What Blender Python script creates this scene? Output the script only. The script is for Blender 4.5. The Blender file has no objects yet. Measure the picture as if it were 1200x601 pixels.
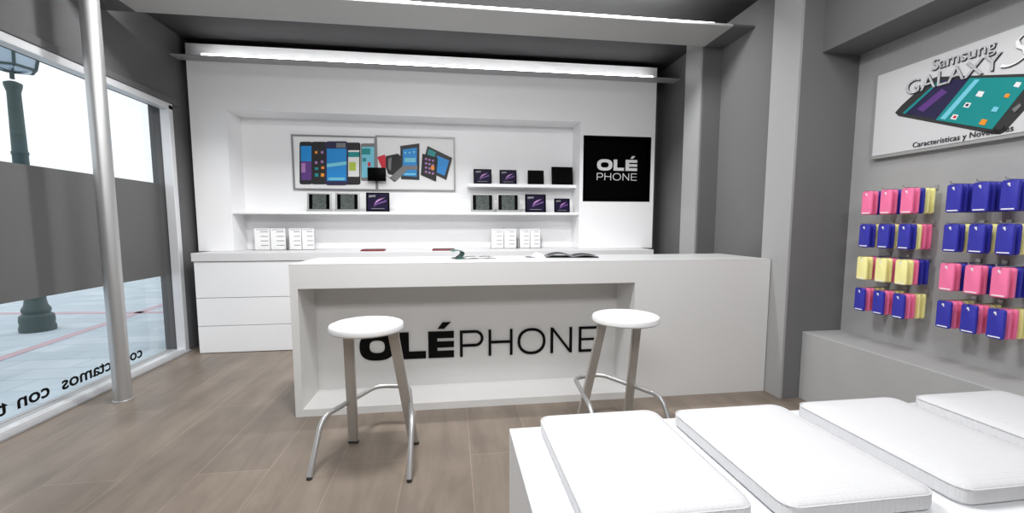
import bpy, bmesh, math, random
from mathutils import Vector, Matrix
random.seed(4)
SC = bpy.context.scene
COL = SC.collection
PI = math.pi

# ------------------------------------------------------------------ camera model (1200x601)
F, CX, CY, H = 505.0, 600.0, 311.0, 1.33
PITCH = math.atan((CY - 264) / F)
YAW = math.atan((CX - 530) / (F / math.cos(PITCH)))
_cp, _sp, _cy, _sy = math.cos(PITCH), math.sin(PITCH), math.cos(YAW), math.sin(YAW)
FWD = Vector((_cp * _sy, _cp * _cy, -_sp)); RGT = Vector((_cy, -_sy, 0)); UPV = Vector((_sp * _sy, _sp * _cy, _cp))
def at(u, v, ax, val):
    """a measured picture point turned into the point where its sight line meets the plane ax = val"""
    d = FWD + RGT * ((u - CX) / F) + UPV * ((CY - v) / F)
    o = Vector((0, 0, H))
    return o + d * ((val - o[ax]) / d[ax])

# ------------------------------------------------------------------ materials
def srgb(r, g, b):
    f = lambda c: (c / 255) / 12.92 if c / 255 <= .04045 else (((c / 255) + .055) / 1.055) ** 2.4
    return (f(r), f(g), f(b), 1)
def mat(name, col, rough=.5, metal=0, spec=.5, noise=0, nscale=8, bump=0, bscale=60, emit=None, estr=0, coat=0):
    m = bpy.data.materials.new(name); m.use_nodes = True
    nt = m.node_tree; b = nt.nodes['Principled BSDF']
    if len(col) == 3: col = (*col, 1)
    b.inputs['Base Color'].default_value = col
    b.inputs['Roughness'].default_value = rough
    b.inputs['Metallic'].default_value = metal
    b.inputs['Specular IOR Level'].default_value = spec
    b.inputs['Coat Weight'].default_value = coat
    if noise or bump:
        tc = nt.nodes.new('ShaderNodeTexCoord')
    if noise:
        n = nt.nodes.new('ShaderNodeTexNoise'); n.inputs['Scale'].default_value = nscale; n.inputs['Detail'].default_value = 4
        nt.links.new(tc.outputs['Object'], n.inputs['Vector'])
        mx = nt.nodes.new('ShaderNodeMix'); mx.data_type = 'RGBA'
        mx.inputs[6].default_value = tuple(c * (1 - noise) for c in col[:3]) + (1,)
        mx.inputs[7].default_value = tuple(min(1, c * (1 + noise)) for c in col[:3]) + (1,)
        nt.links.new(n.outputs['Fac'], mx.inputs[0]); nt.links.new(mx.outputs[2], b.inputs['Base Color'])
    if bump:
        n2 = nt.nodes.new('ShaderNodeTexNoise'); n2.inputs['Scale'].default_value = bscale
        nt.links.new(tc.outputs['Object'], n2.inputs['Vector'])
        bp = nt.nodes.new('ShaderNodeBump'); bp.inputs['Strength'].default_value = bump; bp.inputs['Distance'].default_value = .01
        nt.links.new(n2.outputs['Fac'], bp.inputs['Height']); nt.links.new(bp.outputs['Normal'], b.inputs['Normal'])
    if emit:
        b.inputs['Emission Color'].default_value = (*emit[:3], 1); b.inputs['Emission Strength'].default_value = estr
    return m

M = {}
M['wall'] = mat('grey_wall_paint', (.118, .118, .121), .8, noise=.05, nscale=3, bump=.05, bscale=90)
M['wallr'] = mat('mid_grey_wall_paint', (.165, .165, .168), .8, noise=.05, nscale=3, bump=.05, bscale=90)
M['niche'] = mat('light_grey_wall_paint', (.4, .4, .4), .75, noise=.06, nscale=5, bump=.08, bscale=120)
M['ceil'] = mat('dark_ceiling_paint', (.05, .05, .052), .85, noise=.05, nscale=3)
M['clad'] = mat('pale_metal_cladding', (.37, .37, .37), .45, metal=0, noise=.04, nscale=40)
M['tray'] = mat('brushed_pale_metal', (.5, .5, .49), .5, metal=.0, noise=.03, nscale=30)
M['white'] = mat('white_lacquer', (.86, .865, .88), .35, noise=.01, nscale=3)
M['unit'] = mat('white_unit_panel', (.9, .9, .91), .45, noise=.01, nscale=3)
M['counter'] = mat('white_counter_laminate', (.7, .695, .685), .35, noise=.015, nscale=2)
M['worktop'] = mat('pale_worktop_laminate', (.68, .68, .69), .45, noise=.01, nscale=3)
M['ctop'] = mat('pale_countertop_laminate', (.6, .6, .6), .4, noise=.01, nscale=3)
M['seam'] = mat('shadow_gap', (.25, .25, .26), .7)
M['frame'] = mat('silver_window_frame', (.75, .76, .78), .35, metal=.3)
M['sill'] = mat('grey_window_sill', (.4, .4, .41), .5)
M['film'] = mat('grey_window_film', (.13, .13, .13), .6, noise=.04, nscale=3)
M['steel'] = mat('satin_steel', (.55, .55, .55), .42, metal=.8)
M['beige'] = mat('satin_beige_steel', (.5, .475, .44), .35, metal=.45)
M['seat'] = mat('white_plastic_seat', (.82, .82, .82), .4)
M['rubber'] = mat('dark_rubber', (.03, .03, .03), .7)
M['black'] = mat('black_gloss', (.0015, .0015, .0015), .35, spec=.03)
M['vinyl'] = mat('black_vinyl', (.003, .003, .003), .5, spec=.1)
M['letter'] = mat('white_letter', (.9, .9, .9), .5)
M['tube'] = mat('fluorescent_tube', (1, 1, 1), .5, emit=(1, 1, 1), estr=3)
M['tube2'] = mat('bright_fluorescent_tube', (1, 1, 1), .5, emit=(1, 1, 1), estr=14)
M['adpaper'] = mat('pale_grey_print', (.66, .66, .67), .5)
M['cloth'] = mat('white_cushion_fabric', (.7, .7, .715), .8)
M['plinth'] = mat('white_plinth_laminate', (.84, .85, .87), .4)
M['paper'] = mat('white_paper', (.85, .85, .85), .6)
M['greytext'] = mat('grey_print', (.25, .25, .26), .6)
M['silver'] = mat('silver_plastic', (.36, .37, .36), .45, metal=.1)
M['greyframe'] = mat('grey_poster_frame', (.25, .25, .26), .4, metal=.3)
M['pink'] = mat('pink_case_plastic', srgb(246, 120, 165), .4)
M['blue'] = mat('dark_blue_case_plastic', srgb(50, 50, 165), .35)
M['yellow'] = mat('yellow_case_plastic', srgb(250, 242, 165), .4)
M['red'] = mat('dark_red_plastic', srgb(120, 30, 40), .4)
M['green'] = mat('dark_green_cast_iron', (.045, .075, .075), .55, noise=.1, nscale=10)
M['lampglass'] = mat('pale_blue_lantern_glass', (.42, .52, .62), .2)
M['teal'] = mat('teal_print', srgb(0, 140, 140), .5)
M['navy'] = mat('navy_print', srgb(35, 28, 70), .5)
M['sky'] = mat('bright_blue_print', srgb(20, 140, 215), .5)
M['cyan'] = mat('light_cyan_print', srgb(120, 205, 225), .5)
M['orange'] = mat('orange_print', srgb(240, 150, 40), .5)
M['crimson'] = mat('crimson_print', srgb(215, 20, 50), .5)
M['lime'] = mat('lime_print', srgb(180, 200, 70), .5)
M['charcoal'] = mat('charcoal_print', srgb(26, 26, 29), .5)
M['greenpage'] = mat('green_printed_page', srgb(60, 105, 95), .5)
M['midgrey'] = mat('mid_grey_print', srgb(120, 120, 122), .5)
M['chrome'] = mat('chrome_letter', (.7, .7, .72), .25, metal=.5)
M['purple'] = mat('purple_print', srgb(95, 55, 130), .5)
M['mauve'] = mat('mauve_print', srgb(170, 120, 180), .5)

def glass_mat(name, tint=(1, 1, 1), gl=.06):
    m = bpy.data.materials.new(name); m.use_nodes = True; nt = m.node_tree; nt.nodes.clear()
    o = nt.nodes.new('ShaderNodeOutputMaterial'); t = nt.nodes.new('ShaderNodeBsdfTransparent'); g = nt.nodes.new('ShaderNodeBsdfGlossy')
    t.inputs[0].default_value = (*tint, 1); g.inputs['Roughness'].default_value = .02
    mx = nt.nodes.new('ShaderNodeMixShader'); fr = nt.nodes.new('ShaderNodeLayerWeight'); fr.inputs[0].default_value = gl
    nt.links.new(fr.outputs['Fresnel'], mx.inputs[0]); nt.links.new(t.outputs[0], mx.inputs[1]); nt.links.new(g.outputs[0], mx.inputs[2])
    nt.links.new(mx.outputs[0], o.inputs[0]); return m
M['glass'] = glass_mat('window_glass', (.95, .97, .98), .12)
M['acrylic'] = glass_mat('clear_acrylic', (.99, .99, .99), .02)

def screen_mat(name, c1, c2, c3):
    """swirled wallpaper on a tablet screen"""
    m = mat(name, c1, .2); nt = m.node_tree; b = nt.nodes['Principled BSDF']
    tc = nt.nodes.new('ShaderNodeTexCoord'); w = nt.nodes.new('ShaderNodeTexWave'); r = nt.nodes.new('ShaderNodeValToRGB')
    mp = nt.nodes.new('ShaderNodeMapping'); mp.inputs['Rotation'].default_value = (0, .7, 0)
    w.inputs['Scale'].default_value = 3.5; w.inputs['Distortion'].default_value = 5; w.inputs['Detail'].default_value = 2
    w.bands_direction = 'Z'
    nt.links.new(tc.outputs['Object'], mp.inputs[0]); nt.links.new(mp.outputs[0], w.inputs['Vector']); nt.links.new(w.outputs['Color'], r.inputs[0])
    e = r.color_ramp.elements; e[0].position = .45; e[0].color = c1; e[1].position = 1; e[1].color = c3
    k = e.new(.8); k.color = c2
    nt.links.new(r.outputs[0], b.inputs['Base Color']); return m
M['dusk'] = mat('dark_violet_screen', srgb(26, 18, 48), .4, spec=.1, noise=.4, nscale=9)
M['swirl'] = screen_mat('purple_swirl_screen', srgb(22, 16, 45), srgb(95, 50, 130), srgb(190, 130, 200))
M['mottle'] = mat('mottled_dark_screen', (.085, .1, .095), .6, spec=.05, noise=.99, nscale=70)

def floor_mat():
    m = mat('wood_look_floor_tile', (.2, .17, .15), .42); nt = m.node_tree; b = nt.nodes['Principled BSDF']; L = nt.links.new
    tc = nt.nodes.new('ShaderNodeTexCoord')
    mp = nt.nodes.new('ShaderNodeMapping'); mp.inputs['Rotation'].default_value = (0, 0, PI / 2); mp.inputs['Location'].default_value = (.42, -.087, 0)
    L(tc.outputs['Object'], mp.inputs[0])
    br = nt.nodes.new('ShaderNodeTexBrick'); L(mp.outputs[0], br.inputs['Vector'])
    br.inputs['Scale'].default_value = 1; br.inputs['Brick Width'].default_value = 1.45; br.inputs['Row Height'].default_value = .365
    br.inputs['Mortar Size'].default_value = .003; br.inputs['Mortar Smooth'].default_value = .3; br.offset = .37
    br.inputs['Color1'].default_value = (.93, .93, .93, 1); br.inputs['Color2'].default_value = (1.08, 1.07, 1.06, 1); br.inputs['Mortar'].default_value = (1.42, 1.38, 1.34, 1)
    mp2 = nt.nodes.new('ShaderNodeMapping'); mp2.inputs['Scale'].default_value = (6, 1.1, 1); L(tc.outputs['Object'], mp2.inputs[0])
    n = nt.nodes.new('ShaderNodeTexNoise'); n.inputs['Scale'].default_value = 1; n.inputs['Detail'].default_value = 9; n.inputs['Roughness'].default_value = .62; n.inputs['Distortion'].default_value = .5; L(mp2.outputs[0], n.inputs['Vector'])
    r = nt.nodes.new('ShaderNodeValToRGB'); e = r.color_ramp.elements
    e[0].position = .25; e[0].color = (.15, .122, .098, 1); e[1].position = .78; e[1].color = (.285, .235, .192, 1); L(n.outputs['Fac'], r.inputs[0])
    n3 = nt.nodes.new('ShaderNodeTexNoise'); n3.inputs['Scale'].default_value = 1.7; n3.inputs['Detail'].default_value = 3; L(tc.outputs['Object'], n3.inputs['Vector'])
    r3 = nt.nodes.new('ShaderNodeValToRGB'); e = r3.color_ramp.elements; e[0].position = .35; e[0].color = (.85, .85, .86, 1); e[1].position = .7; e[1].color = (1.1, 1.08, 1.06, 1); L(n3.outputs['Fac'], r3.inputs[0])
    def mul(a, c):
        x = nt.nodes.new('ShaderNodeMix'); x.data_type = 'RGBA'; x.blend_type = 'MULTIPLY'; x.inputs[0].default_value = 1; L(a, x.inputs[6]); L(c, x.inputs[7]); return x.outputs[2]
    L(mul(mul(r.outputs[0], br.outputs['Color']), r3.outputs[0]), b.inputs['Base Color'])
    return m
M['floor'] = floor_mat()

def paving_mat():
    m = mat('pale_stone_paving', (.5, .58, .64), .8); nt = m.node_tree; b = nt.nodes['Principled BSDF']; L = nt.links.new
    tc = nt.nodes.new('ShaderNodeTexCoord'); br = nt.nodes.new('ShaderNodeTexBrick'); L(tc.outputs['Object'], br.inputs['Vector'])
    br.inputs['Scale'].default_value = 1; br.inputs['Brick Width'].default_value = .6; br.inputs['Row Height'].default_value = .3; br.inputs['Mortar Size'].default_value = .008
    br.inputs['Color1'].default_value = (.50, .575, .64, 1); br.inputs['Color2'].default_value = (.60, .665, .72, 1); br.inputs['Mortar'].default_value = (.42, .5, .55, 1)
    n = nt.nodes.new('ShaderNodeTexNoise'); n.inputs['Scale'].default_value = 2.5; n.inputs['Detail'].default_value = 5; L(tc.outputs['Object'], n.inputs['Vector'])
    r = nt.nodes.new('ShaderNodeValToRGB'); e = r.color_ramp.elements; e[0].color = (.8, .84, .86, 1); e[1].color = (1.1, 1.08, 1.05, 1); L(n.outputs['Fac'], r.inputs[0])
    x = nt.nodes.new('ShaderNodeMix'); x.data_type = 'RGBA'; x.blend_type = 'MULTIPLY'; x.inputs[0].default_value = 1; L(br.outputs['Color'], x.inputs[6]); L(r.outputs[0], x.inputs[7])
    L(x.outputs[2], b.inputs['Base Color']); return m
M['paving'] = paving_mat()
M['redpave'] = mat('reddish_paving_stone', (.55, .40, .45), .8, noise=.1, nscale=6)

def cushion_bump():
    nt = M['cloth'].node_tree; b = nt.nodes['Principled BSDF']; L = nt.links.new
    tc = nt.nodes.new('ShaderNodeTexCoord'); ck = nt.nodes.new('ShaderNodeTexBrick'); L(tc.outputs['Object'], ck.inputs['Vector'])
    ck.offset = 0; ck.inputs['Scale'].default_value = 1; ck.inputs['Brick Width'].default_value = .02; ck.inputs['Row Height'].default_value = .02; ck.inputs['Mortar Size'].default_value = .0035; ck.inputs['Mortar Smooth'].default_value = 1
    ck.inputs['Color1'].default_value = (1, 1, 1, 1); ck.inputs['Color2'].default_value = (1, 1, 1, 1); ck.inputs['Mortar'].default_value = (0, 0, 0, 1)
    bp = nt.nodes.new('ShaderNodeBump'); bp.inputs['Strength'].default_value = .3; bp.inputs['Distance'].default_value = .003
    L(ck.outputs['Color'], bp.inputs['Height']); L(bp.outputs['Normal'], b.inputs['Normal'])
cushion_bump()

# ------------------------------------------------------------------ mesh helpers
class MB:
    def __init__(s): s.bm = bmesh.new()
    def box(s, x0, x1, y0, y1, z0, z1, bev=0, seg=2):
        r = bmesh.ops.create_cube(s.bm, size=1)['verts']
        for v in r:
            v.co = Vector(((x0 + x1) / 2 + v.co.x * (x1 - x0), (y0 + y1) / 2 + v.co.y * (y1 - y0), (z0 + z1) / 2 + v.co.z * (z1 - z0)))
        if bev:
            es = list({e for v in r for e in v.link_edges})
            bmesh.ops.bevel(s.bm, geom=es, offset=bev, segments=seg, affect='EDGES', profile=.5)
        return s
    def prism(s, pts, d):
        """flat outline pts (3D, counter-clockwise or not) pushed along vector d"""
        d = Vector(d); a = [s.bm.verts.new(Vector(p)) for p in pts]; b = [s.bm.verts.new(Vector(p) + d) for p in pts]
        n = len(a)
        s.bm.faces.new(a); s.bm.faces.new(b[::-1])
        for i in range(n): s.bm.faces.new((a[i], b[i], b[(i + 1) % n], a[(i + 1) % n]))
        return s
    def ring(s, outer, inner, d):
        d = Vector(d); n = len(outer)
        A = [s.bm.verts.new(Vector(p)) for p in outer]; B = [s.bm.verts.new(Vector(p)) for p in inner]
        C = [s.bm.verts.new(Vector(p) + d) for p in outer]; D = [s.bm.verts.new(Vector(p) + d) for p in inner]
        for i in range(n):
            j = (i + 1) % n
            for q in ((A[i], A[j], B[j], B[i]), (D[i], D[j], C[j], C[i]), (A[j], A[i], C[i], C[j]), (B[i], B[j], D[j], D[i])): s.bm.faces.new(q)
        return s
    def tube(s, pts, r, n=12, cap=True):
        pts = [Vector(p) for p in pts]; rs = r if isinstance(r, (list, tuple)) else [r] * len(pts)
        rings = []; up = None
        for i, p in enumerate(pts):
            t = (pts[min(i + 1, len(pts) - 1)] - pts[max(i - 1, 0)]).normalized()
            if up is None: up = Vector((0, 0, 1)) if abs(t.z) < .9 else Vector((1, 0, 0))
            u = t.cross(up).normalized(); w = u.cross(t).normalized(); up = w
            rings.append([s.bm.verts.new(p + (u * math.cos(2 * PI * k / n) + w * math.sin(2 * PI * k / n)) * rs[i]) for k in range(n)])
        for a, b in zip(rings, rings[1:]):
            for k in range(n): s.bm.faces.new((a[k], a[(k + 1) % n], b[(k + 1) % n], b[k]))
        if cap: s.bm.faces.new(rings[0][::-1]); s.bm.faces.new(rings[-1])
        return s
    def lathe(s, prof, c, n=32, ang=0):
        rings = []
        for r, z in prof:
            rings.append([s.bm.verts.new((c[0] + r * math.cos(2 * PI * k / n + ang), c[1] + r * math.sin(2 * PI * k / n + ang), c[2] + z)) for k in range(n)])
        for a, b in zip(rings, rings[1:]):
            for k in range(n): s.bm.faces.new((a[k], a[(k + 1) % n], b[(k + 1) % n], b[k]))
        s.bm.faces.new(rings[0][::-1]); s.bm.faces.new(rings[-1]); return s
    def build(s, name, m, parent=None, smooth=False, origin=None):
        bmesh.ops.recalc_face_normals(s.bm, faces=s.bm.faces)
        me = bpy.data.meshes.new(name)
        off = Vector(origin) if origin is not None else Vector((0, 0, 0))
        if origin is None and parent is not None: off = Vector(parent.get('_o', (0, 0, 0)))
        bmesh.ops.translate(s.bm, verts=s.bm.verts, vec=-off)
        s.bm.to_mesh(me); s.bm.free()
        me.materials.append(m)
        if smooth:
            for p in me.polygons: p.use_smooth = True
            me.set_sharp_from_angle(angle=math.radians(40))
        o = bpy.data.objects.new(name, me); COL.objects.link(o)
        if origin is not None: o.location = off
        if parent is not None:
            o.parent = parent
            if origin is None: o['_o'] = tuple(off)
        return o
def tag(o, label=None, cat=None, group=None, kind=None):
    if label: o['label'] = label
    if cat: o['category'] = cat
    if group: o['group'] = group
    if kind: o['kind'] = kind
    return o
def thing(name, loc, label, cat, group=None):
    """an Empty at the base of a thing; its parts are then built in world coordinates"""
    o = bpy.data.objects.new(name, None); COL.objects.link(o); o.location = loc; o['_o'] = tuple(loc); o.empty_display_size = .05
    return tag(o, label, cat, group)
def struct(name, mb, m, parent=None, smooth=False):
    o = mb.build(name, m, parent, smooth)
    if parent is None: o['kind'] = 'structure'
    return o
def copy_tree(o, parent=None):
    c = o.copy(); COL.objects.link(c)
    if parent is not None: c.parent = parent
    for ch in o.children: copy_tree(ch, c)
    return c
def relabel(o, s): o['label'] = s; return o

# ------------------------------------------------------------------ the room
ZC = 3.3; XL = -2.8; XR = 2.69; YB = 5.5; YF = -2.6
struct('floor', MB().box(-2.99, 3.2, YF, YB + .1, -.12, 0), M['floor'])
struct('ceiling', MB().box(-3.05, 3.2, YF, YB + .1, ZC, ZC + .1), M['ceil'])
struct('wall_back', MB().box(-3.05, 3.2, YB, YB + .1, 0, ZC), M['wall'])
struct('wall_front', MB().box(-3.05, 3.2, YF - .1, YF, 0, ZC), M['wall'])
WY0, WY1, WZ = .9, 4.89, 2.53
struct('wall_left', MB().box(-3.0, XL, YF, YB, WZ, ZC).box(-3.0, XL, YF, WY0, 0, WZ).box(-3.0, XL, WY1, YB, 0, WZ), M['wall'])
struct('wall_right', MB().box(XR, 3.2, 3.18, YB, 0, ZC), M['wallr'])
# display recess in the right wall: back, bulkhead above, ledge below
struct('wall_right_recess', MB().box(2.97, 3.2, YF, 2.9, .525, 2.57), M['niche'])
struct('wall_right_bulkhead', MB().box(2.66, 3.2, YF, 2.9, 2.57, ZC), M['wallr'])
struct('wall_right_ledge', MB().box(2.64, 3.2, YF, 2.9, 0, .525, .004, 1), M['niche'])
# the two shallow piers, each with a pale cladding sheet on the side that faces the shop
p1 = struct('trim_1', MB().box(2.5, 3.2, 2.9, 3.18, 0, ZC), M['wallr'])
struct('cladding_sheet', MB().box(2.482, 2.5, 2.9, 3.18, 0, ZC), M['clad'], p1)
p2 = struct('trim_2', MB().box(2.5, XR, 4.14, 4.46, 0, ZC), M['wall'])
struct('cladding_sheet', MB().box(2.482, 2.5, 4.17, 4.46, 0, ZC), M['clad'], p2)

# window: frame, glass, two sheets of grey film, sill rails
w = MB()
w.box(-2.87, -2.785, WY0, WY1 + .02, WZ - .045, WZ + .015, .004, 1)
w.box(-2.87, -2.785, WY1 - .045, WY1 + .02, .0, WZ, .004, 1)
w.box(-2.87, -2.785, WY0 - .02, WY0 + .04, .0, WZ, .004, 1)
w.box(-2.865, -2.80, WY0, WY1, .012, .045, .004, 1)
wf = struct('window_1', w, M['frame'])
struct('sill_rail', MB().box(-2.80, -2.765, WY0, WY1 + .02, 0, .018, .003, 1).box(-3.0, -2.865, WY0, WY1, -.0, .03), M['sill'], wf)
struct('glass_pane', MB().box(-2.956, -2.95, WY0, WY1, .03, WZ), M['glass'], wf)
fz0, fz1 = .815, 1.752
struct('film_sheet', MB().box(-2.949, -2.943, WY0, 4.13, fz0, fz1), M['film'], wf)
struct('film_sheet', MB().box(-2.949, -2.943, 4.2, WY1 - .01, fz0, fz1), M['film'], wf)
struct('trim_3', MB().box(-2.8, -2.775, YF, WY1 + .12, WZ + .015, WZ + .075, .004, 1), M['wall'])

# ------------------------------------------------------------------ outside
struct('ground', MB().box(-60, -3.0, -30, 60, -.1, -.01), M['paving'])
def strip(name, a, b, wd):
    a = Vector((*a, 0)); b = Vector((*b, 0)); d = (b - a).normalized(); n = Vector((-d.y, d.x, 0)) * wd / 2
    o = MB().prism([a - n, b - n, b + n, a + n], (0, 0, .005)).build(name, M['redpave']); o.location.z = -.01; o['kind'] = 'structure'; return o
strip('trim_4', (-9.5, 7.75), (-3.1, 7.1), .14)
strip('trim_5', (-4.4, 3.8), (-5.05, 9.5), .12)

lp = thing('street_lamp', (-5.27, 6.2, -.01), 'dark green cast-iron street lamp with a pale glass lantern, outside the window', 'street lamp')
c = (-5.27, 6.2, -.01)
MB().lathe([(.17, 0), (.172, .05), (.16, .09), (.166, .14), (.16, .2), (.125, .23), (.138, .26), (.134, .29), (.11, .33), (.1, .4)], c).build('base', M['green'], lp, True)
MB().lathe([(.1, .4), (.088, 1.2), (.076, 1.75), (.072, 2.2), (.078, 2.21), (.078, 2.24), (.07, 2.25), (.062, 2.95), (.075, 3.0), (.082, 3.03), (.082, 3.06), (.04, 3.08)], c, 20).build('post', M['green'], lp, True)
MB().tube([(c[0], c[1], 3.1), (c[0], c[1], 3.28)], .022).build('stem', M['green'], lp, True)
lan = MB().lathe([(.05, 3.2), (.17, 3.215), (.215, 3.24), (.33, 3.8)], c, 6, .3).build('lantern_glass', M['lampglass'], lp)
fr = MB()
for k in range(6):
    a = 2 * PI * k / 6 + .3; a2 = 2 * PI * (k + 1) / 6 + .3
    P = lambda r, z, t: (c[0] + r * math.cos(t), c[1] + r * math.sin(t), c[2] + z)
    fr.tube([P(.22, 3.24, a), P(.336, 3.8, a)], .016, 6); fr.tube([P(.22, 3.24, a), P(.22, 3.24, a2)], .016, 6); fr.tube([P(.336, 3.8, a), P(.336, 3.8, a2)], .02, 6)
    fr.tube([P(.22, 3.24, a), P(.03, 3.19, a)], .01, 6)
fr.build('lantern_frame', M['green'], lan)
MB().lathe([(.37, 3.8), (.37, 3.83), (.15, 4.05), (.08, 4.1), (.03, 4.25)], c, 6, .3).build('lantern_roof', M['green'], lp)

# ------------------------------------------------------------------ glyphs of the shop's lettering
def glyphs(text, bold, xs, z0, h, y, d, m, parent, name='letter'):
    """xs: (x0, x1) for every letter; flat letters standing in the XZ plane, d thick towards -Y"""
    t = .33 * h if bold else .1 * h; tv = .27 * h if bold else .095 * h
    for ch, (x0, x1) in zip(text, xs):
        b = MB(); P = lambda x, z: (x, y, z0 + z); D = (0, -d, 0)
        q = lambda a, c_, e, f: b.prism([P(a, e), P(c_, e), P(c_, f), P(a, f)], D)
        mx = (x0 + x1) / 2
        if ch == 'O':
            n = 40; ex = 2.6 if bold else 2.2
            se = lambda a, rx, rz: (mx + rx * math.copysign(abs(math.cos(a)) ** (2 / ex), math.cos(a)), h / 2 + rz * math.copysign(abs(math.sin(a)) ** (2 / ex), math.sin(a)))
            A = [2 * PI * k / n for k in range(n)]
            b.ring([P(*se(a, (x1 - x0) / 2, h * .51)) for a in A], [P(*se(a, (x1 - x0) / 2 - t * (1.05 if bold else 1), h * .51 - tv)) for a in A], D)
        elif ch == 'L': q(x0, x0 + t, 0, h); q(x0 + t, x1, 0, tv)
        elif ch in 'EÉ':
            q(x0, x0 + t, 0, h); q(x0 + t, x1, 0, tv * .95); q(x0 + t, x1, h - tv * .95, h); q(x0 + t, x1 - (.0 if bold else .03 * h), h / 2 - tv * .42, h / 2 + tv * .42)
            if ch == 'É': b.prism([P(mx - .12 * h, 1.1 * h), P(mx + .12 * h, 1.1 * h), P(mx + .36 * h, 1.34 * h), P(mx + .06 * h, 1.34 * h)], D)
        elif ch == 'P':
            q(x0, x0 + t, 0, h); zb = .38 * h; r = (h - zb) / 2; cx = x1 - r; n = 14
            q(x0 + t, cx, h - tv, h); q(x0 + t, cx, zb, zb + tv)
            o = [P(cx + r * math.sin(PI * k / n), h - r + r * math.cos(PI * k / n)) for k in range(n + 1)]
            i = [P(cx + (r - t) * math.sin(PI * k / n), h - r + (r - tv) * math.cos(PI * k / n)) for k in range(n + 1)]
            for k in range(n): b.prism([o[k], o[k + 1], i[k + 1], i[k]], D)
        elif ch == 'H': q(x0, x0 + t, 0, h); q(x1 - t, x1, 0, h); q(x0 + t, x1 - t, h * .47, h * .47 + tv)
        elif ch == 'N':
            q(x0, x0 + t, 0, h); q(x1 - t, x1, 0, h)
            b.prism([P(x0 + t, h), P(x0 + t, h - 1.5 * t), P(x1 - t, 0), P(x1 - t, 1.5 * t)], D)
        b.build(name, m, parent)
def text_mesh(name, s, size, M4, m, parent, ext=.002, shear=0, xs=1, fat=0):
    cu = bpy.data.curves.new(name, 'FONT'); cu.body = s; cu.size = size; cu.extrude = ext; cu.shear = shear; cu.offset = fat; cu.resolution_u = 3
    o = bpy.data.objects.new(name, cu); COL.objects.link(o)
    dg = bpy.context.evaluated_depsgraph_get(); me = bpy.data.meshes.new_from_object(o.evaluated_get(dg))
    bpy.data.objects.remove(o); bpy.data.curves.remove(cu)
    me.transform(Matrix.Diagonal((xs, 1, 1, 1))); me.transform(M4)
    off = Vector(parent.get('_o', (0, 0, 0))) if parent is not None else Vector((0, 0, 0)); me.transform(Matrix.Translation(-off))
    me.materials.clear(); me.materials.append(m)
    r = bpy.data.objects.new(name, me); COL.objects.link(r)
    if parent is not None: r.parent = parent
    return r
def basis(o, ex, ey):
    ex = Vector(ex).normalized(); ey = Vector(ey).normalized(); ez = ex.cross(ey)
    return Matrix(((ex.x, ey.x, ez.x, o[0]), (ex.y, ey.y, ez.y, o[1]), (ex.z, ey.z, ez.z, o[2]), (0, 0, 0, 1)))

# writing on the window glass (reads from the street)
wl = thing('window_lettering', (-2.9485, 3.8, .085), 'black vinyl lettering low on the window glass, seen mirrored', 'lettering')
for wd_, y_ in (('contactamos', 4.47), ('con', 3.51), ('ti', 3.2)):
    text_mesh('word', wd_, .145, basis((-2.9485, y_, .085), (0, -1, 0), (0, 0, 1)), M['vinyl'], wl, .0008, xs=1.16, fat=.0025)

# ------------------------------------------------------------------ steel column by the window
co = thing('steel_column', (-2.5, 3.55, 0), 'slim silver steel column standing in front of the window', 'column')
MB().lathe([(.056, 0), (.056, ZC)], (-2.5, 3.55, 0), 32).build('shaft', M['steel'], co, True)
MB().lathe([(.062, 0), (.062, .012), (.057, .016)], (-2.5, 3.55, 0), 32).build('base_collar', M['steel'], co, True)

# ------------------------------------------------------------------ light trays
ft = thing('light_tray', (0, 3.9, 3.08), 'wide pale metal light tray spanning the ceiling above the counter', 'ceiling light', 'light trays under the ceiling')
MB().box(-2.56, 2.482, 3.68, 4.12, 3.08, 3.1, .004, 1).box(-2.56, 2.482, 4.10, 4.12, 3.1, ZC).build('tray', M['tray'], ft)  # rear lip up to the ceiling is added to shade the unit's header
MB().tube([(-2.2, 3.72, 3.112), (2.32, 3.72, 3.112)], .009).build('fluorescent_tube', M['tube'], ft, True)
MB().box(2.482, XR, 3.68, 4.12, 3.08, 3.098).build('dimmed_tray_end', M['wall'], ft)  # outer end of the tray, its dimness put into a darker colour
MB().box(XL, -2.56, 3.68, 4.12, 3.08, 3.098).build('dimmed_tray_end', M['wall'], ft)  # same at the left: dim tray end painted in the dark tone
rt = thing('light_tray', (0, 5.0, 3.045), 'thin light tray with a glowing tube along the top of the white wall unit', 'ceiling light', 'light trays under the ceiling')
MB().box(XL, XR, 4.95, 5.1, 3.045, 3.055).build('tray', M['sill'], rt)
MB().tube([(-2.52, 4.985, 3.071), (2.36, 4.985, 3.071)], .009).build('fluorescent_tube', M['tube2'], rt, True)

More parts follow.
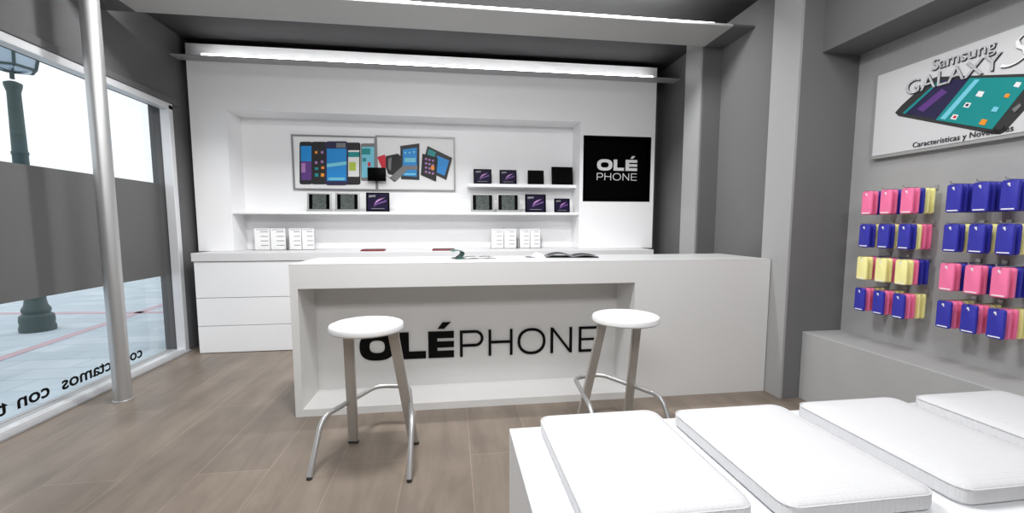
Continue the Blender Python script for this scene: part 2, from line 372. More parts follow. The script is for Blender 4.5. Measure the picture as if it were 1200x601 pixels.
# ------------------------------------------------------------------ white wall unit
UX0, UX1, UY, UZ = -2.733, 2.47, 5.1, 3.22
NX0, NX1, NZ = -2.375, 1.525, 2.555
SX0, SX1, SZ0, SZ1 = 1.567, 2.42, 1.62, 2.4
wu = thing('wall_unit', (0, 5.3, 1.05), 'white wall unit with a long display niche behind the counter', 'shelving')
u = MB()
u.box(UX0, NX0, UY, 5.42, 1.05, UZ)                    # left panel
u.box(NX0, UX1, UY, 5.42, NZ, UZ)                      # header
u.box(NX1, SX0, UY, 5.42, 1.05, NZ)
u.box(SX0, SX1, UY, 5.42, SZ1, NZ); u.box(SX0, SX1, UY, 5.42, 1.05, SZ0); u.box(SX1, UX1, UY, 5.42, 1.05, NZ)
u.build('surround_panel', M['unit'], wu)
MB().box(UX0, UX1, 5.42, 5.45, 1.05, UZ).build('back_panel', M['unit'], wu)
MB().box(NX0, NX1, 5.11, 5.42, 1.455, 1.485, .003, 1).build('long_shelf', M['unit'], wu)
MB().box(.19, NX1, 5.24, 5.42, 1.79, 1.828, .003, 1).build('short_shelf', M['unit'], wu)

# black shop sign set into the unit
sg = thing('shop_sign', ((SX0 + SX1) / 2, 5.2, SZ0), 'square black recessed sign with white shop name on the white wall unit', 'sign')
s = MB()
e = .008
s.box(SX0, SX1, 5.24, 5.26, SZ0, SZ1); 
s.build('back_plate', M['black'], sg)
MB().box(SX0, SX0 + e, UY - .004, 5.24, SZ0, SZ1).box(SX1 - e, SX1, UY - .004, 5.24, SZ0, SZ1).box(SX0 + e, SX1 - e, UY - .004, 5.24, SZ1 - e, SZ1).box(SX0 + e, SX1 - e, UY - .004, 5.24, SZ0, SZ0 + e).build('surround', M['black'], sg)
def rows(us, v, Y): return [(at(a, v, 1, Y).x, at(b_, v, 1, Y).x) for a, b_ in us]
Y = 5.24
za, zb = at(722, 200, 1, Y).z, at(722, 187, 1, Y).z
glyphs('OLÉ', True, rows([(699.6, 717.5), (719, 731), (733, 746.5)], 194, Y), za, zb - za, Y, .006, M['letter'], sg)
za, zb = at(722, 211.3, 1, Y).z, at(722, 203, 1, Y).z
glyphs('PHONE', False, rows([(699.3, 706.5), (708.3, 716), (718, 727.5), (729.5, 737), (739.3, 746)], 207, Y), za, zb - za, Y, .006, M['letter'], sg)

# ------------------------------------------------------------------ base cabinet and worktop
bc = thing('drawer_cabinet', (-.15, 5.0, 0), 'low white drawer cabinet running along the back wall under the worktop', 'cabinet')
MB().box(-2.61, 2.31, 4.8, 5.45, 0, .96).build('body', M['seam'], bc)
for x0, x1 in ((-2.618, -.98), (-.976, .66), (.664, 2.318)):
    for z0, z1 in ((.006, .284), (.29, .579), (.585, .957)):
        MB().box(x0, x1, 4.782, 4.802, z0, z1, .002, 1).build('drawer_front', M['white'], bc)
for x in (-2.62, 2.305): MB().box(x, x + .015, 4.8, 5.45, 0, .96).build('side_panel', M['white'], bc)
wt2 = MB().box(-2.635, 2.335, 4.77, 5.42, .962, 1.048, .004, 2).build('worktop', M['worktop'])
tag(wt2, 'thick white worktop on the long back cabinet', 'worktop')

# ------------------------------------------------------------------ counter
ct = thing('shop_counter', (.69, 3.4, 0), 'long white shop counter with a recessed front and a black shop name', 'counter')
c_ = MB(); a0, a1, b0, b1, cz = -1.095, 2.476, 3.066, 3.72, 1.065
g0, g1, gz0, gz1, gy = -1.045, 1.36, .052, .9, 3.43
c_.box(a0, g0, b0, b1, 0, cz - .002).box(g0, g1, b0, b1, gz1, cz - .002).box(g0, g1, b0, b1, 0, gz0).box(g1, a1, b0, b1, 0, cz - .002).box(g0, g1, gy, b1, gz0, gz1)
c_.build('body', M['counter'], ct)
MB().box(a0, a1, b0, b1, cz - .002, cz + .003, .001, 1).build('countertop', M['ctop'], ct)
za, zb = at(560, 416.3, 1, gy).z, at(560, 385.8, 1, gy).z
zz = lambda v, uu: at(uu, v, 1, gy).z
z0 = (zz(418.3, 484) + zz(413, 690)) / 2; hh = ((zz(387.5, 484) - zz(418.3, 484)) + (zz(383.6, 690) - zz(413, 690))) / 2
glyphs('OLÉ', True, rows([(421.5, 462.5), (468.5, 499), (502, 532)], 403, gy), z0, hh, gy, .012, M['vinyl'], ct)
glyphs('PHONE', False, rows([(539, 566.5), (572.5, 600.5), (606.5, 639), (645, 670), (678, 702)], 400, gy), z0, hh, gy, .012, M['vinyl'], ct)

# ------------------------------------------------------------------ bar stools
def fillet(pts, r, n=6):
    out = [Vector(pts[0])]
    for i in range(1, len(pts) - 1):
        p = Vector(pts[i]); a = (Vector(pts[i - 1]) - p); b = (Vector(pts[i + 1]) - p); ra = min(r, a.length * .45, b.length * .45)
        A = p + a.normalized() * ra; B = p + b.normalized() * ra
        for k in range(n + 1):
            t = k / n; out.append(A * (1 - t) ** 2 + p * 2 * t * (1 - t) + B * t * t)
    out.append(Vector(pts[-1])); return out
def make_stool():
    t = thing('bar_stool', (0, 0, 0), 'white round-seated metal bar stool in front of the recessed counter, left one', 'stool', 'bar stools at the counter')
    MB().lathe([(.165, .757), (.188, .76), (.196, .768), (.197, .785), (.192, .796), (.18, .801), (.15, .8), (.06, .797), (.01, .796)], (0, 0, 0), 48).build('seat', M['seat'], t, True)
    MB().lathe([(.10, .745), (.10, .757)], (0, 0, 0), 24).build('seat_plate', M['beige'], t)
    def flat(sx):
        top = Vector((sx * .125, .05, .757)); bot = Vector((sx * .187, .217, .012)); d = bot - top
        ux = Vector((1, 0, 0)) * .029; uy = Vector((0, 1, 0)) * .0125
        b = MB(); q = [top - ux - uy, top + ux - uy, top + ux + uy, top - ux + uy]
        b.prism(q, d); bmesh.ops.bevel(b.bm, geom=list(b.bm.edges), offset=.004, segments=2, affect='EDGES')
        o = b.build('leg', M['beige'], t, True); o['label'] = 'flat beige metal leg'
        q2 = [v + d for v in q]; MB().prism([Vector((v.x, v.y, .012)) for v in q2], (0, 0, -.012)).build('foot_cap', M['rubber'], o)
    flat(-1); flat(1)
    path = [(-.265, -.17, .012), (-.25, -.04, .28), (-.105, .42, .285), (.105, .42, .285), (.25, -.04, .28), (.265, -.17, .012)]
    o = MB().tube(fillet(path, .07), .0145, 12).build('footrest_tube', M['steel'], t, True); o['label'] = 'bent steel tube forming footrest and front legs'
    for sx in (-1, 1): MB().lathe([(.014, 0), (.015, .006), (.013, .014)], (sx * .2655, -.171, 0), 14).build('foot_cap', M['rubber'], o, True)
    for sx in (-1, 1):
        MB().tube([(sx * .165, .17, .282), (sx * .195, .145, .282)], .008, 8).build('weld_bracket', M['steel'], t)
    return t
st = make_stool(); st.location = (-.47, 2.4, 0); st.rotation_euler.z = math.radians(-10)
s2 = copy_tree(st); s2.location = (1.015, 2.41, 0); s2.rotation_euler.z = math.radians(13)
relabel(s2, 'white round-seated metal bar stool at the right end of the counter recess, behind the cushions')

# ------------------------------------------------------------------ plinth bench and cushions
pl = thing('bench_plinth', (1.4, 1.3, 0), 'low white box bench carrying a row of white cushions', 'bench')
MB().box(.225, 2.64, .95, 1.715, 0, .485, .003, 1).build('box', M['plinth'], pl)
CW, CD, CH = .5, .65, .066
def make_cushion():
    b = MB(); bm = b.bm; rings = []
    for ins, z, r in ((.012, 0, .03), (0, .012, .045), (0, .044, .045), (.005, .055, .045), (.018, .063, .035), (.05, .070, .02), (.1, .076, .015), (.15, .079, .01), (.2, .080, .005)):
        pts = []
        for sx, sy, a0 in ((1, 1, 0), (-1, 1, 90), (-1, -1, 180), (1, -1, 270)):
            for k in range(7):
                a = math.radians(a0 + 15 * k); pts.append((sx * (CW / 2 - ins - r) + r * math.cos(a), sy * (CD / 2 - ins - r) + r * math.sin(a), z))
        rings.append([bm.verts.new(p) for p in pts])
    for A1, B1 in zip(rings, rings[1:]):
        n = len(A1)
        for k in range(n): bm.faces.new((A1[k], A1[(k + 1) % n], B1[(k + 1) % n], B1[k]))
    bm.faces.new(rings[0][::-1]); bm.faces.new(rings[-1])
    o = b.build('seat_cushion', M['cloth'], None, True)
    r = .03; z = CH - .012
    def rr(off, z):
        pts = []
        for cx, cy, a0 in ((1, 1, 0), (-1, 1, PI / 2), (-1, -1, PI), (1, -1, 1.5 * PI)):
            for k in range(5):
                a = a0 + k * PI / 8; pts.append(Vector((cx * (CW / 2 - .046) + .045 * math.cos(a), cy * (CD / 2 - .046) + .045 * math.sin(a), z)))
        pts.append(pts[0]); return pts
    MB().tube(rr(0, CH - .012), .0022, 6, False).build('piping', M['cloth'], o, True)
    return o
cu = make_cushion()
cents = [(.595, 1.365), (1.17, 1.345), (1.755, 1.345), (2.355, 1.345)]
labs = ['white quilted seat cushion nearest the bar stools, leftmost on the white bench', 'white quilted seat cushion second from the left on the white bench',
        'white quilted seat cushion third from the left on the white bench', 'white quilted seat cushion against the grey ledge, far right of the bench']
for i, (x, y) in enumerate(cents):
    o = cu if i == 0 else copy_tree(cu)
    o.location = (x, y, .485); tag(o, labs[i], 'cushion', 'cushions on the bench')

# ------------------------------------------------------------------ tablets and screens on the shelves
def dev(kind, u0, u1, v0, v1, Y, zb, label, group):
    A = at(u0, v1, 1, Y); B = at(u1, v0, 1, Y); x0, x1 = A.x, B.x; zt = B.z; w_ = x1 - x0; h_ = zt - zb; mx = (x0 + x1) / 2
    nm = {'silver': 'framed_display', 'swirl': 'tablet', 'black': 'tablet'}[kind]
    t = thing(nm, (mx, Y, zb), label, 'tablet' if kind != 'silver' else 'display', group)
    tilt = .1
    body = MB().box(-w_ / 2, w_ / 2, -.006, .006, 0, h_, .004, 2).build('body', M['silver'] if kind == 'silver' else M['black'], t, True, origin=(0, 0, 0))
    m_ = w_ * (.07 if kind != 'silver' else .22); mz = h_ * (.08 if kind != 'silver' else .14)
    scn = MB().box(-w_ / 2 + m_, w_ / 2 - m_, -.0075, -.0055, mz, h_ - mz * .7).build('screen', {'silver': M['mottle'], 'swirl': M['dusk'], 'black': M['black']}[kind], body, origin=(0, 0, 0))
    if kind == 'silver':
        MB().box(-w_ / 2, w_ / 2, -.03, .0, 0, .012, .002, 1).build('keyboard_edge', M['silver'], body, origin=(0, 0, 0))
        MB().box(-w_ * .42, w_ * .42, -.0066, -.0055, h_ * .13, h_ * .93).build('bezel', M['black'], body, origin=(0, 0, 0))
    if kind == 'swirl':
        q_ = lambda pts: [(a * w_, -.0078, b * h_) for a, b in pts]
        MB().prism(q_([(-.16, .36), (-.02, .5), (.06, .56), (.3, .74), (.05, .66), (-.06, .58)]), (0, -.0005, 0)).build('wallpaper_streak', M['mauve'], scn, origin=(0, 0, 0))
        MB().prism(q_([(-.2, .26), (0, .38), (.36, .52), (.38, .62), (.1, .5), (-.1, .4)]), (0, -.0004, 0)).build('wallpaper_streak', M['purple'], scn, origin=(0, 0, 0))
        MB().prism(q_([(-.38, .74), (-.08, .78), (-.1, .87), (-.38, .85)]), (0, -.0004, 0)).build('clock_text', M['midgrey'], scn, origin=(0, 0, 0))
        MB().box(-w_ * .28, w_ * .28, -.0082, -.0072, h_ * .15, h_ * .18).build('caption_line', M['midgrey'], scn, origin=(0, 0, 0))
    body.rotation_euler.x = -tilt
    MB().prism([(-.02, .008, 0), (-.02, .06, 0), (-.02, .012, h_ * .6)], (.04, 0, 0)).build('easel_stand', M['acrylic'], t, origin=(0, 0, 0))
    return t
g1_ = 'devices on the long shelf'; g2_ = 'devices on the short upper shelf'
ZS = 1.485
dev('silver', 360, 388, 226, 246, 5.2, ZS, 'silver-framed mottled screen, first from the left under the left poster', g1_)
dev('silver', 393, 421, 226, 246, 5.2, ZS, 'silver-framed mottled screen, second from the left under the left poster', g1_)
dev('swirl', 429, 456, 225.5, 245, 5.2, ZS, 'purple-screened tablet on the long shelf below the joint of the two posters', g1_)
dev('silver', 552, 579, 227, 246, 5.2, ZS, 'silver-framed mottled screen below the short shelf, at its left end', g1_)
dev('silver', 582, 609, 227, 246, 5.2, ZS, 'silver-framed mottled screen below the short shelf, second from its left end', g1_)
dev('swirl', 615.5, 640, 227.5, 246, 5.2, ZS, 'larger purple-screened tablet below the short shelf, third from the left', g1_)
dev('swirl', 649.5, 668, 232.5, 247, 5.2, ZS, 'small purple-screened tablet at the right end of the long shelf', g1_)
dev('swirl', 555, 576, 198, 213, 5.3, 1.829, 'purple-screened tablet at the left end of the short upper shelf', g2_)
dev('swirl', 585.5, 605.5, 199, 214, 5.3, 1.829, 'purple-screened tablet on the short upper shelf, second from its left end', g2_)
dev('black', 618.5, 637.5, 199.5, 214, 5.3, 1.829, 'small blank black tablet on the short upper shelf', g2_)
dev('black', 646.5, 671.5, 195.5, 215, 5.3, 1.829, 'larger blank black tablet at the right end of the short upper shelf', g2_)
A = at(431, 212, 1, 5.33); B = at(452, 196.5, 1, 5.33)
t = thing('tablet', ((A.x + B.x) / 2, 5.33, A.z), 'blank black tablet held on a wall bracket over the joint of the two posters', 'tablet')
MB().box(A.x, B.x, 5.322, 5.336, A.z, B.z, .004, 2).build('body', M['black'], t, True)
MB().box((A.x + B.x) / 2 - .02, (A.x + B.x) / 2 + .02, 5.336, 5.394, A.z + .04, B.z - .04).build('wall_bracket', M['rubber'], t)

# ------------------------------------------------------------------ posters in the niche
PY = 5.4
def poster(u0, u1, v0, v1, label):
    A = at(u0, v1, 1, PY); B = at(u1, v0, 1, PY)
    t = thing('framed_poster', ((A.x + B.x) / 2, 5.41, A.z), label, 'poster', 'posters in the niche')
    f = .018
    MB().box(A.x, B.x, PY - .005, 5.42, B.z - f, B.z).box(A.x, B.x, PY - .005, 5.42, A.z, A.z + f).box(A.x, A.x + f, PY - .005, 5.42, A.z + f, B.z - f).box(B.x - f, B.x, PY - .005, 5.42, A.z + f, B.z - f).build('frame', M['greyframe'], t)
    MB().box(A.x + f, B.x - f, PY + .006, 5.42, A.z + f, B.z - f).build('print_sheet', M['paper'], t)
    return t
LAY = [0]
def pic(parent, name, m, polys, step=1):
    """printed shapes, each a polygon of measured points on the poster's sheet; every layer a hair in front of the last"""
    LAY[0] += .0004 * step; y = PY + .006 - LAY[0]; b = MB()
    for po in polys: b.prism([at(u_, v_, 1, y) for u_, v_ in po], (0, -.0003, 0))
    return b.build(name, m, parent)
def rect(a, b_, c_2, d): return [(a, b_), (c_2, b_), (c_2, d), (a, d)]
def rrect(x0, y0, x1, y1, r):
    out = []
    for cx, cy, a0 in ((x1 - r, y0 + r, -90), (x1 - r, y1 - r, 0), (x0 + r, y1 - r, 90), (x0 + r, y0 + r, 180)):
        for k in range(4): a = math.radians(a0 + 30 * k); out.append((cx + r * math.cos(a), cy + r * math.sin(a)))
    return out
pA = poster(344, 440.3, 160, 222.3, 'grey-framed poster of five upright smartphones, left of the pair')
A_ = pA
ph = pic(A_, 'printed_phone', M['midgrey'], [rrect(423, 168, 440.5, 212, 2)]); pic(ph, 'phone_screen', M['cyan'], [rect(424, 172, 438.5, 208)]); pic(ph, 'phone_icons', M['teal'], [rect(424, 174, 434, 181), rect(425, 185, 429, 189)]); pic(ph, 'phone_icons', M['crimson'], [rect(431, 190, 434, 195)])
ph = pic(A_, 'printed_phone', M['charcoal'], [rrect(405, 167, 422.5, 216.5, 2.5)]); pic(ph, 'phone_screen', M['paper'], [rect(408, 176, 421, 207)]); pic(ph, 'phone_icons', M['lime'], [rect(409, 190, 417, 200)]); pic(ph, 'phone_icons', M['teal'], [rect(408, 178, 421, 184)])
ph = pic(A_, 'printed_phone', M['charcoal'], [rrect(351, 166, 366, 216, 2.5)]); pic(ph, 'phone_screen', M['sky'], [rect(352.5, 171, 365, 189)]); pic(ph, 'phone_screen', M['purple'], [rect(353, 189, 365.5, 211)]); pic(ph, 'phone_icons', M['mauve'], [rect(353, 191, 358, 202)])
ph = pic(A_, 'printed_phone', M['charcoal'], [rrect(365, 166, 383, 216, 2.5)])
pic(ph, 'phone_icons', M['orange'], [rect(369, 177, 372, 180), rect(376.5, 195, 380, 198), rect(376, 203, 380, 207)]); pic(ph, 'phone_icons', M['mauve'], [rect(376, 177, 379, 180), rect(369, 189, 372, 192), rect(376, 188, 379, 191)]); pic(ph, 'phone_icons', M['teal'], [rect(369, 196, 373, 199), rect(369, 203, 373, 207)])
ph = pic(A_, 'printed_phone', M['navy'], [rrect(381, 165.5, 408, 217, 3.5)]); pic(ph, 'phone_screen', M['sky'], [rect(383, 174, 406, 212)]); pic(ph, 'phone_icons', M['cyan'], [[(383, 192), (406, 189), (406, 193), (383, 196)], rect(385, 208, 404, 211)]); pic(ph, 'phone_icons', M['midgrey'], [rect(394, 167.5, 405, 173)])
LAY[0] = 0
pB = poster(441.7, 533, 161, 223.3, 'grey-framed poster of tablets and phones, right of the pair')
ph = pic(pB, 'printed_phone', M['crimson'], [[(442, 184), (451, 181), (455, 195), (448, 198)]])
ph = pic(pB, 'printed_phone', M['rubber'], [[(452, 183), (466, 180), (471, 184), (470, 200), (463, 206), (455, 204), (452, 196)]]); pic(ph, 'phone_highlight', M['midgrey'], [[(455, 186), (459, 184), (458, 200), (455, 198)]])
ph = pic(pB, 'printed_tablet', M['charcoal'], [[(469, 171), (491.5, 168), (491.5, 211), (470, 210)]]); pic(ph, 'tablet_screen', M['sky'], [[(472, 175), (488.5, 173), (488.5, 207), (472, 206)]]); pic(ph, 'tablet_icons', M['cyan'], [rect(474, 178, 476, 180), rect(479, 178, 481, 180), rect(484, 177, 486, 179), rect(474, 185, 487, 190), rect(474, 203, 487, 205)]); pic(ph, 'tablet_band', M['midgrey'], [rect(471, 194, 489, 199)])
ph = pic(pB, 'printed_phone', M['midgrey'], [[(457, 208), (470, 196), (478, 199), (464, 212.5)]]); pic(ph, 'phone_keys', M['charcoal'], [[(452, 205), (457, 208), (464, 212.5), (462, 213)]])
ph = pic(pB, 'printed_tablet', M['charcoal'], [[(501, 171), (530, 185), (523, 211), (494, 197)]]); pic(ph, 'tablet_screen', M['sky'], [[(512, 182), (526.5, 188), (521, 206), (510, 201)]]); pic(ph, 'tablet_tiles', M['teal'], [[(502.5, 174.5), (511, 178.5), (509, 185), (500.5, 181)]])
ph = pic(pB, 'printed_tablet', M['rubber'], [[(495, 180), (513, 185), (511, 213), (493, 205)]]); pic(ph, 'tablet_icons', M['mauve'], [rect(498 + 4 * i, 185 + 5 * j + i, 500.5 + 4 * i, 187.5 + 5 * j + i) for i in range(3) for j in range(4)]); pic(ph, 'tablet_icons', M['orange'], [rect(505, 194, 509, 199)])
LAY[0] = 0

# ------------------------------------------------------------------ leaflet holders on the worktop
def holder(x0, w_, h_, label):
    t = thing('leaflet_holder', (x0 + w_ / 2, 5.25, 1.048), label, 'leaflet holder', 'clear leaflet holders on the worktop')
    b = MB(); y = 5.27
    b.box(x0, x0 + w_, y, y + .003, 1.048, 1.048 + h_)
    b.box(x0, x0 + w_, 5.2, y, 1.048, 1.052); b.box(x0, x0 + w_, 5.2, 5.203, 1.052, 1.048 + h_ * .45)
    b.box(x0, x0 + .003, 5.203, y, 1.052, 1.048 + h_ * .5); b.box(x0 + w_ - .003, x0 + w_, 5.203, y, 1.052, 1.048 + h_ * .5)
    b.build('acrylic_stand', M['acrylic'], t)
    n = 2 if w_ > .3 else 2
    for k in range(n):
        a = x0 + .015 + k * (w_ - .02) / n; b_ = a + (w_ - .04) / n
        lf = MB().box(a, b_, 5.255, 5.262, 1.053, 1.048 + h_ * .97).build('leaflet', M['paper'], t)
        b2 = MB(); ww = b_ - a
        for j in range(4):
            z = 1.048 + h_ * (.2 + .2 * j); b2.box(a + ww * .4, b_ - ww * .1, 5.2535, 5.255, z, z + .008)
        b2.box(a + ww * .1, b_ - ww * .1, 5.2535, 5.255, 1.048 + h_ * .9, 1.048 + h_ * .925)
        b2.build('print_lines', M['greytext'], lf)
holder(-2.24, .36, .255, 'clear leaflet holder at the left end of the worktop')
holder(-1.87, .3, .255, 'clear leaflet holder second from the left end of the worktop')
holder(.46, .33, .245, 'clear leaflet holder under the short shelf, left of two side by side')
holder(.81, .28, .245, 'clear leaflet holder under the short shelf, right of two side by side')

def flat_phone(x, label):
    t = thing('smartphone', (x, 4.95, 1.048), label, 'phone', 'dark red phones lying on the worktop')
    MB().box(x - .125, x + .125, 4.87, 5.03, 1.048, 1.066, .007, 3).build('body', M['red'], t, True)
    MB().box(x - .11, x + .11, 4.885, 5.015, 1.0655, 1.0668).build('screen', M['black'], t)
flat_phone(-.87, 'dark red handset lying flat on the worktop, left of the two')
flat_phone(-.1, 'dark red handset lying flat on the worktop, right of the two')

# ------------------------------------------------------------------ magazines on the counter
def magazine(name, x, y, rz, w_, d_, curl, cover, label, second=None):
    t = thing(name, (x, y, 1.068), label, 'magazine', 'magazines on the counter')
    b = MB(); n = 14; th = .006
    for half in (-1, 1):
        prof = [(half * w_ / 2 * k / n, .004 + curl * math.sin(PI * k / n) * (.8 if half < 0 else .5)) for k in range(n + 1)]
        for (xa, za_), (xb, zb_) in zip(prof, prof[1:]):
            b.prism([(xa, -d_ / 2, za_), (xb, -d_ / 2, zb_), (xb, -d_ / 2, zb_ + th), (xa, -d_ / 2, za_ + th)], (0, d_, 0))
    bmesh.ops.remove_doubles(b.bm, verts=b.bm.verts, dist=.0001)
    b.build('pages', M['midgrey'] if cover is M['rubber'] else M['paper'], t, True, origin=(0, 0, 0))
    b = MB(); b.box(-w_ / 2 - .004, w_ / 2 + .004, -d_ / 2 - .003, d_ / 2 + .003, 0, .004).build('cover', cover, t, origin=(0, 0, 0))
    b = MB()
    for half in (-1, 1):
        for k in range(1, n - 1):
            xa, xb = half * w_ / 2 * k / n, half * w_ / 2 * (k + 1) / n
            z1_ = .0048 + th + curl * math.sin(PI * k / n) * (.8 if half < 0 else .5); z2_ = .0048 + th + curl * math.sin(PI * (k + 1) / n) * (.8 if half < 0 else .5)
            b.prism([(xa, -d_ * .36, z1_), (xb, -d_ * .36, z2_), (xb, d_ * .3, z2_), (xa, d_ * .3, z1_)], (0, 0, .0005))
    b.build('printed_picture', second or M['charcoal'], t, origin=(0, 0, 0))
    t.rotation_euler.z = rz; return t
m1 = magazine('magazine', .2, 3.46, .2, .24, .17, .006, M['midgrey'], 'open magazine with a curled green page on the counter, left of the two', M['midgrey'])
b = MB(); prof = [(-.175 + .034 * math.cos(a) * (1 + .12 * k_), .036 + .03 * math.sin(a)) for k_, a in enumerate([math.radians(-70 + 22 * q_) for q_ in range(10)])]
for (xa, za_), (xb, zb_) in zip(prof, prof[1:]): b.prism([(xa, -.085, za_), (xb, -.085, zb_), (xb, .085, zb_ + .002), (xa, .085, za_ + .002)], (0, .0, .0015)) if False else b.prism([(xa, -.085, za_), (xb, -.085, zb_), (xb * 1.0, -.085, zb_ + .003), (xa, -.085, za_ + .003)], (0, .17, 0))
bmesh.ops.remove_doubles(b.bm, verts=b.bm.verts, dist=.0001)
b.build('curled_page', M['greenpage'], m1, True, origin=(0, 0, 0))
MB().box(-.19, -.115, -.085, .085, .0, .006).build('curled_page_base', M['greenpage'], m1, origin=(0, 0, 0))
mg = magazine('magazine', .98, 3.5, -.15, .42, .24, .03, M['rubber'], 'open dark-covered magazine lying on the counter, right of the two', M['rubber'])
cr = thing('crumpled_leaflet', (.70, 3.5, 1.068), 'small white folded leaflet on the counter beside the dark magazine', 'leaflet')
MB().prism([(.64, 3.46, 1.068), (.76, 3.46, 1.068), (.73, 3.46, 1.095), (.69, 3.46, 1.105)], (0, .09, 0)).build('folded_sheet', M['paper'], cr)
MB().box(.60, .66, 3.44, 3.54, 1.068, 1.074).build('lower_sheet', M['midgrey'], cr)

# ------------------------------------------------------------------ big advert on the right wall
XP = 2.94
ad = thing('framed_poster', (2.95, 1.95, 1.79), 'large white advertising panel with a tilted smartphone on the right wall', 'poster')
y0, y1, z0_, z1_ = 2.725, 1.2, 1.79, 2.368
MB().box(2.93, 2.9695, y1, y0, z0_, z1_, .002, 1).build('board', M['silver'], ad)
MB().box(2.926, 2.931, y1 + .02, y0 - .016, z0_ + .022, z1_ - .012).build('print_sheet', M['adpaper'], ad)
L2 = [0]
def pic2(parent, name, m, polys, th=.0004):
    L2[0] += .0005; x = 2.926 - L2[0]; b = MB()
    for po in polys: b.prism([(x, p.y, p.z) for p in (at(u_, v_, 0, 2.926) for u_, v_ in po)], (-th, 0, 0))
    return b.build(name, m, parent)
ph = pic2(ad, 'printed_phone', M['rubber'], [[(1049, 132), (1056, 124), (1090, 93), (1098, 90), (1215, 86), (1240, 86), (1178, 154), (1172, 157.5), (1163, 157), (1053, 136)]])
pic2(ph, 'wallpaper', M['navy'], [[(1058, 132.5), (1101, 94), (1136, 92), (1098, 140)]])
pic2(ph, 'wallpaper_streak', M['purple'], [[(1075, 128), (1104, 104), (1110, 108), (1082, 131)]])
pic2(ph, 'wallpaper_streak', M['teal'], [[(1058, 132.5), (1101, 94), (1104, 94), (1061, 133.5)]])
sc = pic2(ph, 'phone_screen', M['teal'], [[(1097, 140.5), (1137, 91.5), (1212, 90), (1163, 151.5)]])
pic2(sc, 'search_bar', M['cyan'], [[(1102, 139), (1143, 93), (1149, 93), (1108, 140)]])
def icon(cu_, cv_, w_): return [(cu_ - w_, cv_ + w_ * .45), (cu_ - w_ * .2, cv_ - w_ * .65), (cu_ + w_, cv_ - w_ * .45), (cu_ + w_ * .3, cv_ + w_ * .7)]
pic2(sc, 'screen_icon', M['paper'], [icon(1119, 137, 5), icon(1134, 123, 5), icon(1149, 110, 5.5), icon(1193, 99, 5)])
pic2(sc, 'screen_icon', M['crimson'], [icon(1119.5, 137, 2.6)])
pic2(sc, 'screen_icon', M['navy'], [icon(1134, 123, 2.5)])
pic2(sc, 'screen_icon', M['orange'], [icon(1153, 143, 5.5), icon(1181, 112, 4)])
pic2(sc, 'screen_icon', M['cyan'], [icon(1167, 128, 5)])
pic2(ph, 'home_button', M['midgrey'], [[(1187, 128), (1190, 132), (1198, 124), (1196, 121)]])
def ad_text(s_, uv, size, m, sh=0, xs=1, tilt=0, x=2.922, nm='lettering', fat=0):
    p = at(uv[0], uv[1], 0, x)
    return text_mesh(nm, s_, size, basis((x, p.y, p.z), (0, -math.cos(tilt), math.sin(tilt)), (0, math.sin(tilt), math.cos(tilt))), m, ad, .0012, sh, xs, fat)
ad_text('Samsung', (1092, 84), .092, M['charcoal'], x=2.9225, nm='lettering_shadow', tilt=.0)
ad_text('Samsung', (1091, 83), .092, M['chrome'], x=2.920)
ad_text('GALAXY', (1061, 113), .128, M['charcoal'], x=2.9225, nm='lettering_shadow', tilt=.0)
ad_text('GALAXY', (1060, 112), .128, M['chrome'], x=2.920)
ad_text('S5', (1165, 85), .24, M['charcoal'], x=2.9225, nm='lettering_shadow', sh=.45, xs=1.2, fat=-.006)
ad_text('S5', (1164, 84), .24, M['letter'], x=2.920, sh=.45, xs=1.2, fat=-.006)
ad_text('Características y Novedades', (1069, 173), .046, M['charcoal'], x=2.922, xs=.95)

# ------------------------------------------------------------------ phone cases on hooks
def make_case(col, nm='phone_case'):
    b = MB(); w_, h_, t_ = .074, .156, .012
    def rrx(w2, h2, r, x): 
        out = []
        for sy, sz, a0 in ((1, 1, 0), (-1, 1, 90), (-1, -1, 180), (1, -1, 270)):
            for k in range(5):
                a = math.radians(a0 + 22.5 * k); out.append(Vector((x, sy * (w2 / 2 - r) + r * math.cos(a), sz * (h2 / 2 - r) + r * math.sin(a))))
        return out
    lays = [rrx(w_ - .008, h_ - .008, .008, 0), rrx(w_ - .002, h_ - .002, .011, .0025), rrx(w_, h_, .012, .006), rrx(w_, h_, .012, t_)]
    rings = [[b.bm.verts.new(p) for p in l] for l in lays]
    for A1, B1 in zip(rings, rings[1:]):
        n = len(A1)
        for k in range(n): b.bm.faces.new((A1[k], A1[(k + 1) % n], B1[(k + 1) % n], B1[k]))
    b.bm.faces.new(rings[0]); b.bm.faces.new(rings[-1][::-1])
    for v in b.bm.verts: v.co.z -= h_ / 2
    return b.build(nm, M[col], None, True, origin=(0, 0, 0))
def detail(c):
    MB().tube([(-.0008, .004, -.02), (.002, .004, -.02)], .006, 12).build('camera_cutout', M['letter'], c, origin=(0, 0, 0))
    MB().tube([(-.0008, .0, -.029), (.002, .0, -.029)], .0035, 10).build('flash_cutout', M['letter'], c, origin=(0, 0, 0))
    MB().box(-.0009, .002, -.026, .026, -.148, -.142).build('bottom_label', M['letter'], c, origin=(0, 0, 0))
proto = {k: make_case(k) for k in ('pink', 'blue', 'yellow')}
protod = {}
for k in proto:
    o = proto[k].copy(); COL.objects.link(o); detail(o); protod[k] = o
hk = MB(); hk.tube([(.235, 0, 0), (.012, 0, 0), (0, 0, .004), (-.004, 0, .014)], .003, 8); hk.box(.229, .237, -.012, .012, -.012, .02)
hookm = hk.build('display_hook', M['steel'], None, True, origin=(0, 0, 0))
patt = {(0, 0): 'PPBYY', (1, 0): 'BBYPP', (2, 0): 'YYPBB', (3, 0): 'BPPYY', (0, 1): 'BBBBB', (1, 1): 'BBYYP', (2, 1): 'PPBBB', (3, 1): 'BPPYY'}
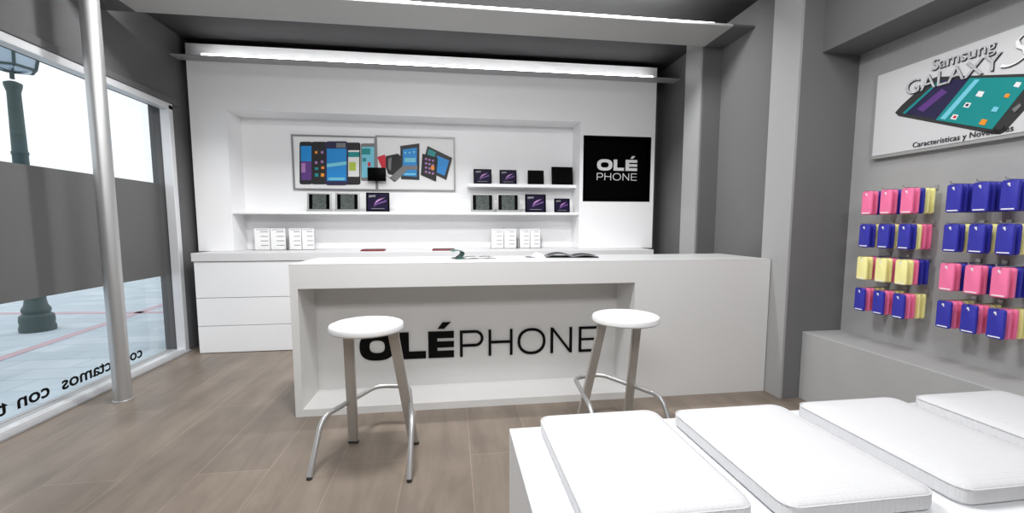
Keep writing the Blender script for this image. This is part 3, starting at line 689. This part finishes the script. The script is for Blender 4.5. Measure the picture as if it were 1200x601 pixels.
cn = {'P': 'pink', 'B': 'blue', 'Y': 'yellow'}; cl = {'P': 'pink', 'B': 'dark blue', 'Y': 'pale yellow'}
tops = [1.557, 1.337, 1.117, .903]
cY = [[2.571, 2.442, 2.312], [2.06, 1.94, 1.82]]
rn = ['top', 'second', 'third', 'bottom']; pn = ['left', 'middle', 'right']; on = ['front', 'second', 'third', 'fourth', 'rearmost']
used = set(); uh = False
def first_or_copy(src, key):
    if key not in used: used.add(key); return src
    return copy_tree(src)
for r in range(4):
    for g in range(2):
        for p in range(3):
            yy = cY[g][p]; zt = tops[r]
            h_ = hookm if not uh else hookm.copy()
            if uh: COL.objects.link(h_)
            uh = True
            h_.location = (2.733, yy, zt + .0032)
            tag(h_, f'metal display hook, {pn[p]} of the {["left", "right"][g]} cluster in the {rn[r]} row', 'hook', 'display hooks on the right wall')
            for k, ch in enumerate(patt[(r, g)]):
                col = cn[ch]
                o = first_or_copy((protod if k == 0 else proto)[col], (col, k == 0))
                o.location = (2.76 + .036 * k, yy + random.uniform(-.0015, .0015), zt)
                where = f'{pn[p]} hook, {["left", "right"][g]} cluster, {rn[r]} row'
                tag(o, f'{cl[ch]} phone case, ' + (f'frontmost on {where}' if k == 0 else f'{on[k]} {"from the front " if k < 4 else ""}on {where}'), 'phone case', 'phone cases on the wall hooks')

# ------------------------------------------------------------------ light
wd = bpy.data.worlds.new('sky'); SC.world = wd; wd.use_nodes = True
bg = wd.node_tree.nodes['Background']; bg.inputs[0].default_value = (.96, .98, 1, 1); bg.inputs[1].default_value = 1.25
def area(name, loc, sx, sy, power, rot=(0, 0, 0), col=(1, 1, 1)):
    l = bpy.data.lights.new(name, 'AREA'); l.shape = 'RECTANGLE'; l.size = sx; l.size_y = sy; l.energy = power; l.color = col
    o = bpy.data.objects.new(name, l); COL.objects.link(o); o.location = loc; o.rotation_euler = rot; return o
area('unseen_area_lamp', (-.2, 3.5, 3.24), 4.4, .1, 95, (math.radians(40), 0, 0))  # added strip boosting the tray tube's light, tilted to brighten the wall unit
area('unseen_area_lamp', (-.35, 2.0, 3.27), .5, .4, 78)
area('unseen_area_lamp', (1.7, 1.5, 3.27), .9, .5, 28)
area('unseen_area_lamp', (0, -.9, 3.2), 3.0, .8, 115, (math.radians(55), 0, 0))  # unseen fill added behind the camera for flatter, more frontal light

cam = bpy.data.cameras.new('camera'); co_ = bpy.data.objects.new('camera', cam); COL.objects.link(co_)
cam.sensor_fit = 'HORIZONTAL'; cam.sensor_width = 36; cam.lens = F / 1200 * 36; cam.shift_y = (CY - 300.5) / 1200; cam.clip_start = .02
co_.matrix_world = Matrix(((RGT.x, UPV.x, -FWD.x, 0), (RGT.y, UPV.y, -FWD.y, 0), (RGT.z, UPV.z, -FWD.z, H), (0, 0, 0, 1)))
SC.camera = co_
SC.view_settings.view_transform = 'Standard'; SC.view_settings.look = 'None'; SC.view_settings.exposure = 0; SC.view_settings.gamma = 1
SC.view_settings.use_curve_mapping = False
for o in list(bpy.data.objects):
    if '_o' in o: del o['_o']
